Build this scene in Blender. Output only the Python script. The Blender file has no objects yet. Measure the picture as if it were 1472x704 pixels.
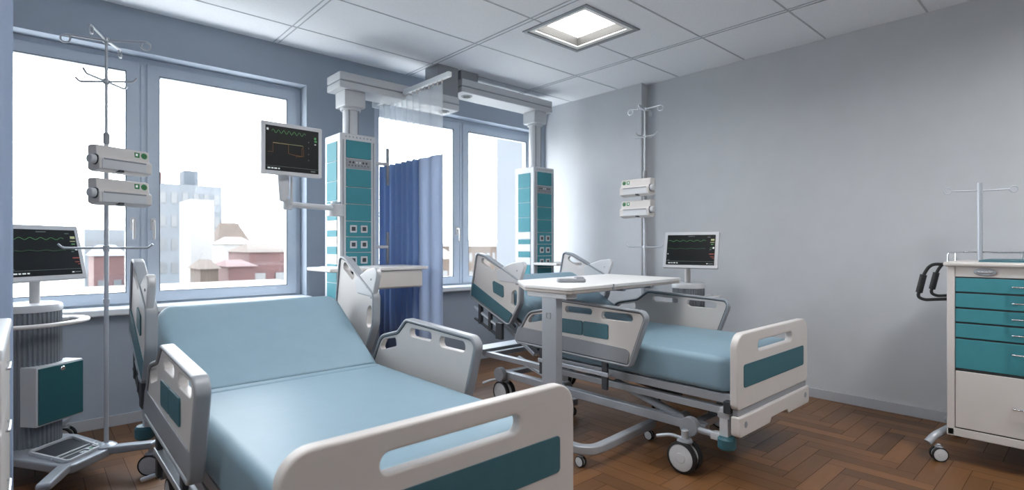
import bpy, bmesh, math, random
from mathutils import Vector, Matrix
random.seed(7)
C = bpy.context.scene.collection
PI = math.pi
R = math.radians

# ------------------------------------------------------------------ materials
def lin(h):
    h = h.lstrip('#')
    o = []
    for i in (0, 2, 4):
        c = int(h[i:i+2], 16) / 255
        o.append(c / 12.92 if c <= .04045 else ((c + .055) / 1.055) ** 2.4)
    return (o[0], o[1], o[2], 1)

def mat(name, col, rough=.5, metal=0., noise=0., nscale=30., bump=0., bscale=200., emit=0., spec=.5, coat=0.):
    m = bpy.data.materials.new(name); m.use_nodes = True
    nt = m.node_tree; b = nt.nodes['Principled BSDF']
    c = lin(col) if isinstance(col, str) else col
    b.inputs['Base Color'].default_value = c
    b.inputs['Roughness'].default_value = rough
    b.inputs['Metallic'].default_value = metal
    b.inputs['Specular IOR Level'].default_value = spec
    b.inputs['Coat Weight'].default_value = coat
    tc = nt.nodes.new('ShaderNodeTexCoord')
    if noise:
        n = nt.nodes.new('ShaderNodeTexNoise'); n.inputs['Scale'].default_value = nscale; n.inputs['Detail'].default_value = 4
        nt.links.new(tc.outputs['Object'], n.inputs['Vector'])
        r = nt.nodes.new('ShaderNodeValToRGB')
        r.color_ramp.elements[0].position = .3; r.color_ramp.elements[1].position = .7
        r.color_ramp.elements[0].color = (c[0]*(1-noise), c[1]*(1-noise), c[2]*(1-noise), 1)
        r.color_ramp.elements[1].color = (min(1, c[0]*(1+noise)), min(1, c[1]*(1+noise)), min(1, c[2]*(1+noise)), 1)
        nt.links.new(n.outputs['Fac'], r.inputs['Fac']); nt.links.new(r.outputs['Color'], b.inputs['Base Color'])
    if bump:
        n = nt.nodes.new('ShaderNodeTexNoise'); n.inputs['Scale'].default_value = bscale; n.inputs['Detail'].default_value = 3
        nt.links.new(tc.outputs['Object'], n.inputs['Vector'])
        bp = nt.nodes.new('ShaderNodeBump'); bp.inputs['Strength'].default_value = bump; bp.inputs['Distance'].default_value = .002
        nt.links.new(n.outputs['Fac'], bp.inputs['Height']); nt.links.new(bp.outputs['Normal'], b.inputs['Normal'])
    if emit:
        b.inputs['Emission Color'].default_value = c; b.inputs['Emission Strength'].default_value = emit
    return m

def glass_mat(name, tint, gloss=.06):
    m = bpy.data.materials.new(name); m.use_nodes = True
    nt = m.node_tree; nt.nodes.clear()
    o = nt.nodes.new('ShaderNodeOutputMaterial'); mx = nt.nodes.new('ShaderNodeMixShader')
    t = nt.nodes.new('ShaderNodeBsdfTransparent'); g = nt.nodes.new('ShaderNodeBsdfGlossy')
    t.inputs['Color'].default_value = tint; g.inputs['Roughness'].default_value = .02
    mx.inputs[0].default_value = gloss
    nt.links.new(t.outputs[0], mx.inputs[1]); nt.links.new(g.outputs[0], mx.inputs[2]); nt.links.new(mx.outputs[0], o.inputs['Surface'])
    return m

def cloth_mat(name, col, trans=.25, alpha=1., rough=.9):
    m = bpy.data.materials.new(name); m.use_nodes = True
    nt = m.node_tree; nt.nodes.clear()
    o = nt.nodes.new('ShaderNodeOutputMaterial')
    d = nt.nodes.new('ShaderNodeBsdfDiffuse'); tl = nt.nodes.new('ShaderNodeBsdfTranslucent')
    mx = nt.nodes.new('ShaderNodeMixShader'); mx.inputs[0].default_value = trans
    tc = nt.nodes.new('ShaderNodeTexCoord'); n = nt.nodes.new('ShaderNodeTexNoise'); n.inputs['Scale'].default_value = 60
    nt.links.new(tc.outputs['Object'], n.inputs['Vector'])
    r = nt.nodes.new('ShaderNodeValToRGB'); c = lin(col)
    r.color_ramp.elements[0].color = tuple(x*.94 for x in c[:3]) + (1,); r.color_ramp.elements[1].color = c
    nt.links.new(n.outputs['Fac'], r.inputs['Fac'])
    nt.links.new(r.outputs['Color'], d.inputs['Color']); nt.links.new(r.outputs['Color'], tl.inputs['Color'])
    nt.links.new(d.outputs[0], mx.inputs[1]); nt.links.new(tl.outputs[0], mx.inputs[2])
    if alpha < 1:
        t = nt.nodes.new('ShaderNodeBsdfTransparent'); m2 = nt.nodes.new('ShaderNodeMixShader'); m2.inputs[0].default_value = alpha
        nt.links.new(t.outputs[0], m2.inputs[1]); nt.links.new(mx.outputs[0], m2.inputs[2]); nt.links.new(m2.outputs[0], o.inputs['Surface'])
    else:
        nt.links.new(mx.outputs[0], o.inputs['Surface'])
    return m

def floor_mat():
    m = bpy.data.materials.new('parquet'); m.use_nodes = True
    nt = m.node_tree; b = nt.nodes['Principled BSDF']
    a = nt.nodes.new('ShaderNodeAttribute'); a.attribute_name = 'tone'
    uv = nt.nodes.new('ShaderNodeUVMap'); uv.uv_map = 'UVMap'
    mp = nt.nodes.new('ShaderNodeMapping'); mp.inputs['Scale'].default_value = (3, 40, 1)
    nt.links.new(uv.outputs[0], mp.inputs[0])
    n = nt.nodes.new('ShaderNodeTexNoise'); n.inputs['Scale'].default_value = 1.6; n.inputs['Detail'].default_value = 6; n.inputs['Distortion'].default_value = .6
    nt.links.new(mp.outputs[0], n.inputs['Vector'])
    r = nt.nodes.new('ShaderNodeValToRGB')
    r.color_ramp.elements[0].color = FLOOR_LO; r.color_ramp.elements[0].position = .1
    r.color_ramp.elements[1].color = FLOOR_HI; r.color_ramp.elements[1].position = .9
    mxf = nt.nodes.new('ShaderNodeMix'); mxf.data_type = 'FLOAT'; mxf.inputs[0].default_value = .33
    nt.links.new(a.outputs['Fac'], mxf.inputs[2]); nt.links.new(n.outputs['Fac'], mxf.inputs[3])
    nt.links.new(mxf.outputs[0], r.inputs['Fac']); nt.links.new(r.outputs['Color'], b.inputs['Base Color'])
    b.inputs['Roughness'].default_value = .36; b.inputs['Specular IOR Level'].default_value = .4
    bp = nt.nodes.new('ShaderNodeBump'); bp.inputs['Strength'].default_value = .15; bp.inputs['Distance'].default_value = .001
    nt.links.new(n.outputs['Fac'], bp.inputs['Height']); nt.links.new(bp.outputs['Normal'], b.inputs['Normal'])
    return m

FLOOR_LO = lin('#452e1c'); FLOOR_HI = lin('#825a37')
M = {}
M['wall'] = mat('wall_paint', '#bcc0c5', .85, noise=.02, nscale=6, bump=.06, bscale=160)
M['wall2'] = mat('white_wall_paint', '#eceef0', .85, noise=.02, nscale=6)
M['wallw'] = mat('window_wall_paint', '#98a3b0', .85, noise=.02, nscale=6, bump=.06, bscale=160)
M['ceil'] = mat('ceiling_tile', '#e9edf2', .9, noise=.025, nscale=90, bump=.1, bscale=260)
M['grid'] = mat('ceiling_grid_metal', '#b4bac1', .6)
M['base'] = mat('skirting_paint', '#a9adb4', .6, noise=.02)
M['frame'] = mat('window_frame_pvc', '#c3cedb', .4, noise=.015)
M['seal'] = mat('rubber_seal', '#4a525c', .7)
M['sill'] = mat('sill_white', '#dfe5ea', .35)
M['glass'] = glass_mat('window_glass', (.97, .985, 1, 1), .05)
M['white'] = mat('bed_plastic_white', '#cbc8c6', .42, noise=.012, nscale=12)
M['lt'] = mat('plastic_light_grey', '#c3c6ca', .4, noise=.012, nscale=12)
M['rim'] = mat('plastic_grey_rim', '#8f959c', .4)
M['grey'] = mat('plastic_mid_grey', '#8c9096', .45, noise=.015)
M['rib'] = mat('ribbed_grey_plastic', '#767c84', .5, noise=.02)
M['dark'] = mat('plastic_dark', '#33373c', .5, noise=.03)
M['rubber'] = mat('black_rubber', '#17191c', .6)
M['steel'] = mat('brushed_steel', '#b4bac2', .32, .35, noise=.03, nscale=80)
M['chrome'] = mat('chrome', '#d5d9dd', .15, 1.)
M['paintmetal'] = mat('grey_painted_metal', '#a1a6ad', .38, .25, noise=.015)
M['teal'] = mat('teal_laminate', '#33616d', .5, noise=.03, nscale=20)
M['tealp'] = mat('teal_panel', '#40848f', .55, noise=.03, nscale=20, spec=.2)
M['teald'] = mat('deep_teal', '#1f565e', .42, noise=.03, nscale=20)
M['matt'] = mat('mattress_vinyl', '#7f9bab', .48, noise=.02, nscale=14, bump=.12, bscale=35)
M['blue'] = cloth_mat('curtain_blue', '#8fa9d2', .32)
M['blue_backlit'] = cloth_mat('curtain_blue_backlit_edge', '#cdd8ea', .6)  # paler copy of the blue; window light through the cloth put into colour
M['mesh'] = cloth_mat('curtain_mesh_net', '#e6edf3', .55, .45)
M['leftcur'] = cloth_mat('curtain_blue_grey', '#b3c2d8', .4)
M['wood'] = mat('table_laminate', '#dcdcdc', .4, noise=.02, nscale=8)
M['woodedge'] = mat('table_edge_band', '#a9a39e', .5)
M['screen'] = mat('screen_black', '#14181a', .35, spec=.25)
M['bezel'] = mat('monitor_bezel', '#cfd1d6', .4)
for k, c, e in (('tg', '#4f8f55', .3), ('tdg', '#34603f', .25), ('ty', '#aab083', .4), ('tw', '#ccd2d2', .5), ('tr', '#93443f', .3), ('to', '#7d5a34', .22), ('tgrey', '#5d6868', .2)):
    M[k] = mat('screen_trace_' + k, c, .5, emit=e)
M['lamp'] = mat('lamp_diffuser', (1, .985, .97, 1), .5, emit=8.)
M['fill_lamp_strong'] = mat('fill_lamp_diffuser_strong', (1, .99, .98, 1), .5, emit=88.)  # strongest emission, for the added unseen lamp on the cart side
M['lampw'] = mat('lamp_reflector_grey', '#626260', .5)
M['fill_lamp'] = mat('fill_lamp_diffuser', (1, .985, .97, 1), .5, emit=38.)  # emission of the other added unseen lamps
M['lampl'] = mat('lamp_lip_white', '#f4f4f0', .3)
M['lampg'] = mat('lamp_frame_grey', '#8d9297', .4, .3)
M['gap'] = mat('dark_joint', '#3b2618', .8)
M['floor'] = floor_mat()
M['green'] = mat('pump_display_green', '#2f6e45', .4, emit=.25)
M['fac1'] = mat('facade_pale_blue', (.066, .074, .084, 1), .9, noise=.1, nscale=.4)
M['fac2'] = mat('facade_white', (.125, .125, .125, 1), .9, noise=.05, nscale=.4)
M['fac3'] = mat('facade_cream', (.105, .098, .086, 1), .9, noise=.08, nscale=.4)
M['fac4'] = mat('facade_grey', (.034, .042, .052, 1), .9, noise=.1, nscale=.4)
M['roof'] = mat('roof_red_tile', (.047, .021, .021, 1), .9, noise=.2, nscale=.8)
M['roofb'] = mat('roof_brown_tile', (.040, .028, .021, 1), .9, noise=.2, nscale=.8)
M['win'] = mat('facade_window', (.05, .055, .06, 1), .3)
M['ground'] = mat('city_ground', (.42, .40, .36, 1), .95, noise=.15, nscale=.05)

# ------------------------------------------------------------------ mesh building
def roundpoly(pts, seg=6):
    """pts: (u, v[, r]) -> list of (u, v) with rounded corners"""
    n = len(pts); out = []
    for i in range(n):
        p = Vector(pts[i][:2]); r = pts[i][2] if len(pts[i]) > 2 else 0
        a = Vector(pts[i-1][:2]); b = Vector(pts[(i+1) % n][:2])
        if r <= 0: out.append(p); continue
        d1 = (a-p); d2 = (b-p); l1, l2 = d1.length, d2.length
        d1.normalize(); d2.normalize()
        ang = math.acos(max(-1, min(1, d1.dot(d2))))
        if ang > PI - .02: out.append(p); continue
        t = min(r / math.tan(ang/2), l1*.48, l2*.48); rr = t * math.tan(ang/2)
        c = p + (d1+d2).normalized() * (rr / math.sin(ang/2))
        s = p + d1*t; e = p + d2*t
        a0 = math.atan2(s.y-c.y, s.x-c.x); a1 = math.atan2(e.y-c.y, e.x-c.x)
        da = a1-a0
        while da > PI: da -= 2*PI
        while da < -PI: da += 2*PI
        for k in range(seg+1):
            q = a0 + da*k/seg
            out.append(Vector((c.x + rr*math.cos(q), c.y + rr*math.sin(q))))
    return [(p.x, p.y) for p in out]

def rrect(u0, v0, u1, v1, r, seg=5):
    return roundpoly([(u0, v0, r), (u1, v0, r), (u1, v1, r), (u0, v1, r)], seg)

def area(p): return sum(p[i-1][0]*p[i][1] - p[i][0]*p[i-1][1] for i in range(len(p))) / 2

def inset(pts, d):
    n = len(pts); s = 1 if area(pts) > 0 else -1; out = []
    for i in range(n):
        p = Vector(pts[i]); a = Vector(pts[i-1]); b = Vector(pts[(i+1) % n])
        e1 = (p-a); e2 = (b-p)
        if e1.length < 1e-7 or e2.length < 1e-7: continue
        e1.normalize(); e2.normalize()
        nn = Vector((-e1.y-e2.y, e1.x+e2.x))
        if nn.length < 1e-6: nn = Vector((-e1.y, e1.x))
        nn.normalize(); k = max(.4, nn.dot(Vector((-e1.y, e1.x))))
        q = p + nn * (d*s/k); out.append((q.x, q.y))
    return out

class B:
    def __init__(s): s.bm = bmesh.new(); s.mats = []
    def mi(s, m):
        if m not in s.mats: s.mats.append(m)
        return s.mats.index(m)
    def merge(s, t, m, X=None):
        if X is not None: bmesh.ops.transform(t, matrix=X, verts=t.verts)
        bmesh.ops.recalc_face_normals(t, faces=t.faces)
        i = s.mi(m)
        for f in t.faces: f.material_index = i
        me = bpy.data.meshes.new('tmp'); t.to_mesh(me); t.free(); s.bm.from_mesh(me); bpy.data.meshes.remove(me)
        return s
    def box(s, x0, y0, z0, x1, y1, z1, m, bev=.004, X=None, seg=2):
        t = bmesh.new(); bmesh.ops.create_cube(t, size=1)
        sx, sy, sz = abs(x1-x0), abs(y1-y0), abs(z1-z0)
        for v in t.verts: v.co = Vector(((x0+x1)/2 + v.co.x*sx, (y0+y1)/2 + v.co.y*sy, (z0+z1)/2 + v.co.z*sz))
        bev = min(bev, .45*min(sx, sy, sz))
        if bev > 0: bmesh.ops.bevel(t, geom=t.edges[:], offset=bev, segments=seg, affect='EDGES', profile=.5)
        return s.merge(t, m, X)
    def curve(s, splines, m, X=None, dim='3D', extrude=0, bev=0, offset=0, caps=True, res=4, cyc=False):
        cu = bpy.data.curves.new('c', 'CURVE'); cu.dimensions = dim
        if dim == '2D': cu.fill_mode = 'BOTH'
        for pts in splines:
            sp = cu.splines.new('POLY'); sp.points.add(len(pts)-1)
            for p, q in zip(sp.points, pts): p.co = (q[0], q[1], q[2] if len(q) > 2 else 0, 1)
            sp.use_cyclic_u = cyc
        cu.extrude = extrude; cu.bevel_depth = bev; cu.bevel_resolution = res; cu.offset = offset; cu.use_fill_caps = caps
        o = bpy.data.objects.new('c', cu)
        C.objects.link(o); dg = bpy.context.evaluated_depsgraph_get(); dg.update()
        me = bpy.data.meshes.new_from_object(o.evaluated_get(dg))
        bpy.data.objects.remove(o); bpy.data.curves.remove(cu)
        t = bmesh.new(); t.from_mesh(me); bpy.data.meshes.remove(me)
        bmesh.ops.remove_doubles(t, verts=t.verts, dist=1e-5)
        return s.merge(t, m, X)
    def prism(s, outer, holes, w0, w1, m, X, bev=.004):
        """2D outline (u,v) given thickness w0..w1 along the third axis of X's frame"""
        if area(outer) < 0: outer = outer[::-1]
        hs = [h[::-1] if area(h) > 0 else h for h in holes]
        w = (w1-w0)/2; bev = min(bev, w*.9)
        return s.curve([outer]+hs, m, X @ Matrix.Translation((0, 0, (w0+w1)/2)), '2D', max(0, w-bev), bev, -bev, res=2, cyc=True)
    def tube(s, pts, r, m, X=None, rnd=0, res=4, cyc=False):
        if rnd: pts = fillet(pts, rnd)
        return s.curve([pts], m, X, '3D', 0, r, 0, True, res, cyc)
    def lathe(s, prof, m, X=None, seg=32):
        t = bmesh.new(); rings = []
        for r, z in prof:
            if r < 1e-6: rings.append([t.verts.new((0, 0, z))])
            else: rings.append([t.verts.new((r*math.cos(2*PI*k/seg), r*math.sin(2*PI*k/seg), z)) for k in range(seg)])
        for a, b in zip(rings, rings[1:]):
            for k in range(seg):
                k2 = (k+1) % seg
                if len(a) == 1 and len(b) == 1: continue
                if len(a) == 1: t.faces.new((a[0], b[k], b[k2]))
                elif len(b) == 1: t.faces.new((a[k], a[k2], b[0]))
                else: t.faces.new((a[k], a[k2], b[k2], b[k]))
        return s.merge(t, m, X)
    def cyl(s, p, q, r, m, X=None, seg=24, bev=.003):
        p = Vector(p); q = Vector(q); d = q-p; L = d.length
        Y = Matrix.Translation(p) @ d.to_track_quat('Z', 'Y').to_matrix().to_4x4()
        if X is not None: Y = X @ Y
        b = min(bev, r*.4, L*.4)
        return s.lathe([(0, 0), (r-b, 0), (r, b), (r, L-b), (r-b, L), (0, L)], m, Y, seg)
    def obj(s, name, parent=None, loc=(0, 0, 0), rot=(0, 0, 0), ang=35):
        me = bpy.data.meshes.new(name); s.bm.to_mesh(me); s.bm.free()
        for m in s.mats: me.materials.append(m)
        for p in me.polygons: p.use_smooth = True
        me.set_sharp_from_angle(angle=R(ang))
        o = bpy.data.objects.new(name, me); C.objects.link(o)
        o.location = loc; o.rotation_euler = rot
        if parent: o.parent = parent
        if ang < 60:
            md = o.modifiers.new('weighted_normals', 'WEIGHTED_NORMAL'); md.keep_sharp = True; md.weight = 80
        return o

def fillet(pts, r, seg=6):
    out = [Vector(pts[0])]
    for i in range(1, len(pts)-1):
        p = Vector(pts[i]); a = Vector(pts[i-1])-p; b = Vector(pts[i+1])-p
        l = min(r, a.length*.49, b.length*.49); a.normalize(); b.normalize()
        s, e = p+a*l, p+b*l
        for k in range(seg+1):
            t = k/seg; out.append(s*(1-t)**2 + p*2*t*(1-t) + e*t*t)
    out.append(Vector(pts[-1])); return [tuple(v) for v in out]

def empty(name, label, cat, loc=(0, 0, 0), rz=0, group=None):
    o = bpy.data.objects.new(name, None); C.objects.link(o); o.location = loc; o.rotation_euler = (0, 0, rz); o.empty_display_size = .1
    o['label'] = label; o['category'] = cat
    if group: o['group'] = group
    return o
def tag(o, label, cat, group=None):
    o['label'] = label; o['category'] = cat
    if group: o['group'] = group
    return o
def struct(o): o['kind'] = 'structure'; return o

# frames for prisms: (u,v,w) -> xyz
YZ = Matrix(((0, 0, 1, 0), (1, 0, 0, 0), (0, 1, 0, 0), (0, 0, 0, 1)))      # u=y v=z w=x
XZ = Matrix(((1, 0, 0, 0), (0, 0, 1, 0), (0, 1, 0, 0), (0, 0, 0, 1)))      # u=x v=z w=y
XY = Matrix.Identity(4)

# ------------------------------------------------------------------ room
RX, WY, H = 4.357, 4.175, 2.663          # right wall, window wall, ceiling height
LX, BY = -2.2, -2.4
W1 = (-.49, 1.60); W2 = (2.18, 4.20); ZS, ZT = .745, 2.39
b = B()
T = .30
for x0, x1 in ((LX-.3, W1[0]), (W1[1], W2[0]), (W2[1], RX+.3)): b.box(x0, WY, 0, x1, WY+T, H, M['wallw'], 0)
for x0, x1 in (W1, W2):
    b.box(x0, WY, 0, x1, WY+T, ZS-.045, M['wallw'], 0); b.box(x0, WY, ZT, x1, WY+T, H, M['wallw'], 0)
struct(b.obj('wall_back'))
b = B(); b.box(RX, BY, 0, RX+.3, WY, H, M['wall'], 0); struct(b.obj('wall_right'))
b = B(); b.box(4.26, 2.905, 0, RX, WY, H, M['wall'], .002); struct(b.obj('wall_pilaster'))
b = B(); b.box(LX-.3, BY, 0, LX, WY, H, M['wall2'], 0); struct(b.obj('wall_left'))
b = B(); b.box(LX-.3, BY-.3, 0, RX+.3, BY, H, M['wall2'], 0); struct(b.obj('wall_front'))

# ceiling: tiles plus exposed grid, openings for the recessed lamps
LAMPS = [(2.605, 2.19, 3.185, 2.77), (2.605, -.83, 3.185, -.25), (.42, 1.02, 1.0, 1.60), (-1.5, .4, -.92, .98), (1.73, 1.54, 2.31, 2.12)]  # only the first is in view; the others are added to brighten the room
def ceiling():
    b = B(); xs = sorted({LX-.3, RX+.3} | {v for l in LAMPS for v in (l[0], l[2])}); ys = sorted({BY-.3, WY+T} | {v for l in LAMPS for v in (l[1], l[3])})
    for i in range(len(xs)-1):
        for j in range(len(ys)-1):
            cx, cy = (xs[i]+xs[i+1])/2, (ys[j]+ys[j+1])/2
            if any(l[0] < cx < l[2] and l[1] < cy < l[3] for l in LAMPS): continue
            b.box(xs[i], ys[j], H, xs[i+1], ys[j+1], H+.02, M['ceil'], 0)
    def clear(x0, y0, x1, y1): return not any(x0 < l[2] and x1 > l[0] and y0 < l[3] and y1 > l[1] for l in LAMPS)
    for k in range(-3, 3):
        x = 2.505 + 1.14*k
        if not LX < x < RX: continue
        for dx in (-.017, .017):
            y = BY
            while y < WY-.01:
                if clear(x+dx-.004, y, x+dx+.004, y+.05): b.box(x+dx-.0035, y, H-.004, x+dx+.0035, min(y+.05, WY), H+.002, M['grid'], 0)
                y += .05
    for k in range(-6, 5):
        y = 1.972 + .602*k
        if not BY < y < WY: continue
        x = LX
        while x < RX-.01:
            if clear(x, y-.005, x+.05, y+.005): b.box(x, y-.005, H-.003, min(x+.05, RX), y+.005, H+.002, M['grid'], 0)
            x += .05
    bmesh.ops.remove_doubles(b.bm, verts=b.bm.verts, dist=1e-5)
    return struct(b.obj('ceiling'))
ceiling()
b = B(); b.box(LX-.3, BY-.3, H+.30, RX+.3, WY+T, H+.4, M['ceil'], 0)
for x0, x1 in ((LX-.3, LX-.29), (RX+.29, RX+.3)): b.box(x0, BY-.3, H+.02, x1, WY+T, H+.3, M['ceil'], 0)
for y0, y1 in ((BY-.3, BY-.29), (WY+T-.01, WY+T)): b.box(LX-.3, y0, H+.02, RX+.3, y1, H+.3, M['ceil'], 0)
struct(b.obj('ceiling_slab'))

# parquet floor, herringbone
def floor():
    me = bpy.data.meshes.new('floor'); bm = bmesh.new()
    uvl = bm.loops.layers.uv.new('UVMap'); W, n = .088, 5; L = W*n
    tone = bm.faces.layers.float.new('tone')
    x0, y0, x1, y1 = LX, BY, RX, WY
    g = .0012
    def quad(a, b_, c, d, vert):
        if c <= x0 or a >= x1 or d <= y0 or b_ >= y1: return
        a, b_, c, d = max(a, x0), max(b_, y0), min(c, x1), min(d, y1)
        vs = [bm.verts.new(p + (0,)) for p in ((a+g, b_+g), (c-g, b_+g), (c-g, d-g), (a+g, d-g))]
        f = bm.faces.new(vs); f[tone] = min(1, max(0, random.gauss(.5, .19))); ox, oy = random.random()*50, random.random()*50
        for lp in f.loops:
            u, v = lp.vert.co.x, lp.vert.co.y
            lp[uvl].uv = (v+ox, u+oy) if vert else (u+ox, v+oy)
    for k in range(-80, 140):
        for m_ in range(-14, 14):
            x = k*W + 2*L*m_ + .013; y = k*W
            quad(x, y, x+L, y+W, False)
            quad(x+L, y+W-L, x+L+W, y+W, True)
    vs = [bm.verts.new(p) for p in ((x0-.3, y0-.3, -.0015), (x1+.3, y0-.3, -.0015), (x1+.3, y1+.3, -.0015), (x0-.3, y1+.3, -.0015))]
    f = bm.faces.new(vs); f.material_index = 1
    bm.to_mesh(me); bm.free(); me.materials.append(M['floor']); me.materials.append(M['gap'])
    o = bpy.data.objects.new('floor', me); C.objects.link(o); struct(o)
floor()

# skirting
def skirt(name, pts):
    b = B()
    for (xa, ya, xb, yb) in pts:
        b.box(xa, ya, 0, xb, yb, .07, M['base'], .004)
    struct(b.obj(name))
skirt('baseboard_right', [(RX-.014, BY, RX, 2.905), (4.26-.014, 2.905-.014, 4.26, WY), (4.246, 2.891, RX-.014, 2.905)])
skirt('baseboard_back', [(LX, WY-.014, 4.246, WY)])

# windows
def window(n, x0, x1):
    cx = (x0+x1)/2; yf = 4.295; b = B()
    fr = .05
    def ring(b, a0, z0, a1, z1, w, y0, y1, m):
        b.prism([(a0, z0), (a1, z0), (a1, z1), (a0, z1)], [[(a0+w, z0+w), (a1-w, z0+w), (a1-w, z1-w), (a0+w, z1-w)]], y0, y1, m, XZ, .004)
    ring(b, x0-.005, ZS-.04, x1+.005, ZT+.005, fr, yf+.015, yf+.09, M['frame'])
    b.box(cx-.04, yf+.012, ZS, cx+.04, yf+.09, ZT-.02, M['frame'], .004)
    b.box(cx-.012, yf+.006, ZS+.01, cx+.012, yf+.02, ZT-.05, M['frame'], .003)
    root = b.obj('window_%d' % n); struct(root)
    for a0, a1 in ((x0+.035, cx-.022), (cx+.022, x1-.035)):
        s = B(); ring(s, a0, ZS+.012, a1, ZT-.035, .072, yf, yf+.07, M['frame'])
        ring(s, a0+.068, ZS+.08, a1-.068, ZT-.103, .006, yf-.001, yf+.02, M['seal'])
        so = s.obj('window_sash', root)
        g = B(); g.box(a0+.07, yf+.03, ZS+.082, a1-.07, yf+.038, ZT-.105, M['glass'], 0); g.obj('window_pane', so)
    for sx in ((-1, 1) if n == 1 else (-1,)):
        h = B(); hx = cx+sx*.055
        h.box(hx-.014, yf-.012, 1.24, hx+.014, yf+.004, 1.32, M['white'], .004)
        h.tube([(hx, yf-.01, 1.30), (hx, yf-.045, 1.30), (hx, yf-.05, 1.28), (hx, yf-.05, 1.18)], .008, M['white'], rnd=.02)
        h.obj('window_handle', root)
    s = B(); s.box(x0-.04 if n == 1 else x0-.04, WY-.075, ZS-.045, min(x1+.02, 4.245), yf+.02, ZS, M['sill'], .012, seg=3)
    s.obj('window_sill', root)
    return root
window(1, *W1); window(2, *W2)

# recessed ceiling lamps: one visible, the rest added out of view as fill
def lamp(l, label, first):
    x0, y0, x1, y1 = l; cx, cy = (x0+x1)/2, (y0+y1)/2; w = (x1-x0)/2
    r = empty('ceiling_light', label, 'ceiling light', (cx, cy, H))
    b = B()
    def sq(a): return [(-a, -a), (a, -a), (a, a), (-a, a)]
    b.prism(sq(w+.004), [sq(w-.022)], -.008, .004, M['lampg'], XY, .002); b.obj('lamp_frame', r)
    b = B()
    t = bmesh.new(); lv = [(w-.022, .0), (w-.065, .012), (w-.080, .085)]
    rings = [[t.verts.new((sx*a, sy*a, z)) for sx, sy in ((-1, -1), (1, -1), (1, 1), (-1, 1))] for a, z in lv]
    for p, q in zip(rings, rings[1:]):
        for k in range(4): t.faces.new((p[k], p[(k+1) % 4], q[(k+1) % 4], q[k]))
    b.merge(t, M['lampw']); b.prism(sq(w-.022), [sq(w-.060)], .0, .012, M['lampl'], XY, .002); b.box(-w+.02, -w+.02, .087, w-.02, w-.02, .10, M['lampw'], 0)
    b.obj('lamp_reflector', r)
    b = B(); b.box(-w+.081, -w+.081, .062, w-.081, w-.081, .084, M['lamp'] if first else M['fill_lamp_strong' if x0 > 2 else 'fill_lamp'], .002); b.obj('lamp_diffuser', r)
lamp(LAMPS[0], 'square recessed ceiling light glowing white in the tiled ceiling', True)
for l, t in zip(LAMPS[1:], ('square recessed fill light, added out of view over the medicine cart side of the room', 'square recessed fill light, added out of view above the near bed', 'square recessed fill light, added out of view on the curtained left side of the room', 'square recessed fill light, added out of view between the two beds, above the overbed table end')):
    lamp(l, t, False)

# ------------------------------------------------------------------ beds
def castor(parent, x, y, r, name='castor', twin=True, lever=None, ztop=.2, axis=0.):
    """swivel castor under (x, y); wheels roll along y when axis = 0"""
    X = Matrix.Translation((x, y, 0)) @ Matrix.Rotation(axis, 4, 'Z')
    b = B()
    b.cyl((0, 0, r*1.9), (0, 0, ztop), r*.22, M['steel'], X)
    b.lathe([(0, r*2.1), (r*.42, r*2.1), (r*.5, r*1.95), (r*.42, r*1.75), (0, r*1.7)], M['grey'], X, 20)
    b.box(-r*.14, -r*.35, r*.9, r*.14, r*.35, r*2.0, M['grey'], r*.1, X)
    o = b.obj(name, parent)
    for s in ((-1, 1) if twin else (0,)):
        w = B(); cx = s*r*.36; ww = r*.2
        Y = X @ Matrix.Translation((cx, 0, r)) @ Matrix.Rotation(PI/2, 4, 'Y')
        w.lathe([(r*.84, -ww), (r*.97, -ww*.8), (r, -ww*.3), (r, ww*.3), (r*.97, ww*.8), (r*.84, ww)], M['rubber'], Y, 32)
        w.lathe([(0, -ww*1.15), (r*.3, -ww*1.15), (r*.34, -ww), (r*.76, -ww*.95), (r*.86, -ww*.7), (r*.86, ww*.7), (r*.76, ww*.95), (r*.34, ww), (r*.3, ww*1.15), (0, ww*1.15)], M['lt'], Y, 32)
        w.obj('castor_wheel', o)
    if lever:
        p = B(); p.tube([(0, 0, r*2.05), (lever[0]*.5, lever[1]*.5, r*2.1), (lever[0], lever[1], r*1.75)], r*.12, M['steel'], X, rnd=.03)
        p.obj('brake_pedal', o)
    return o

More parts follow.
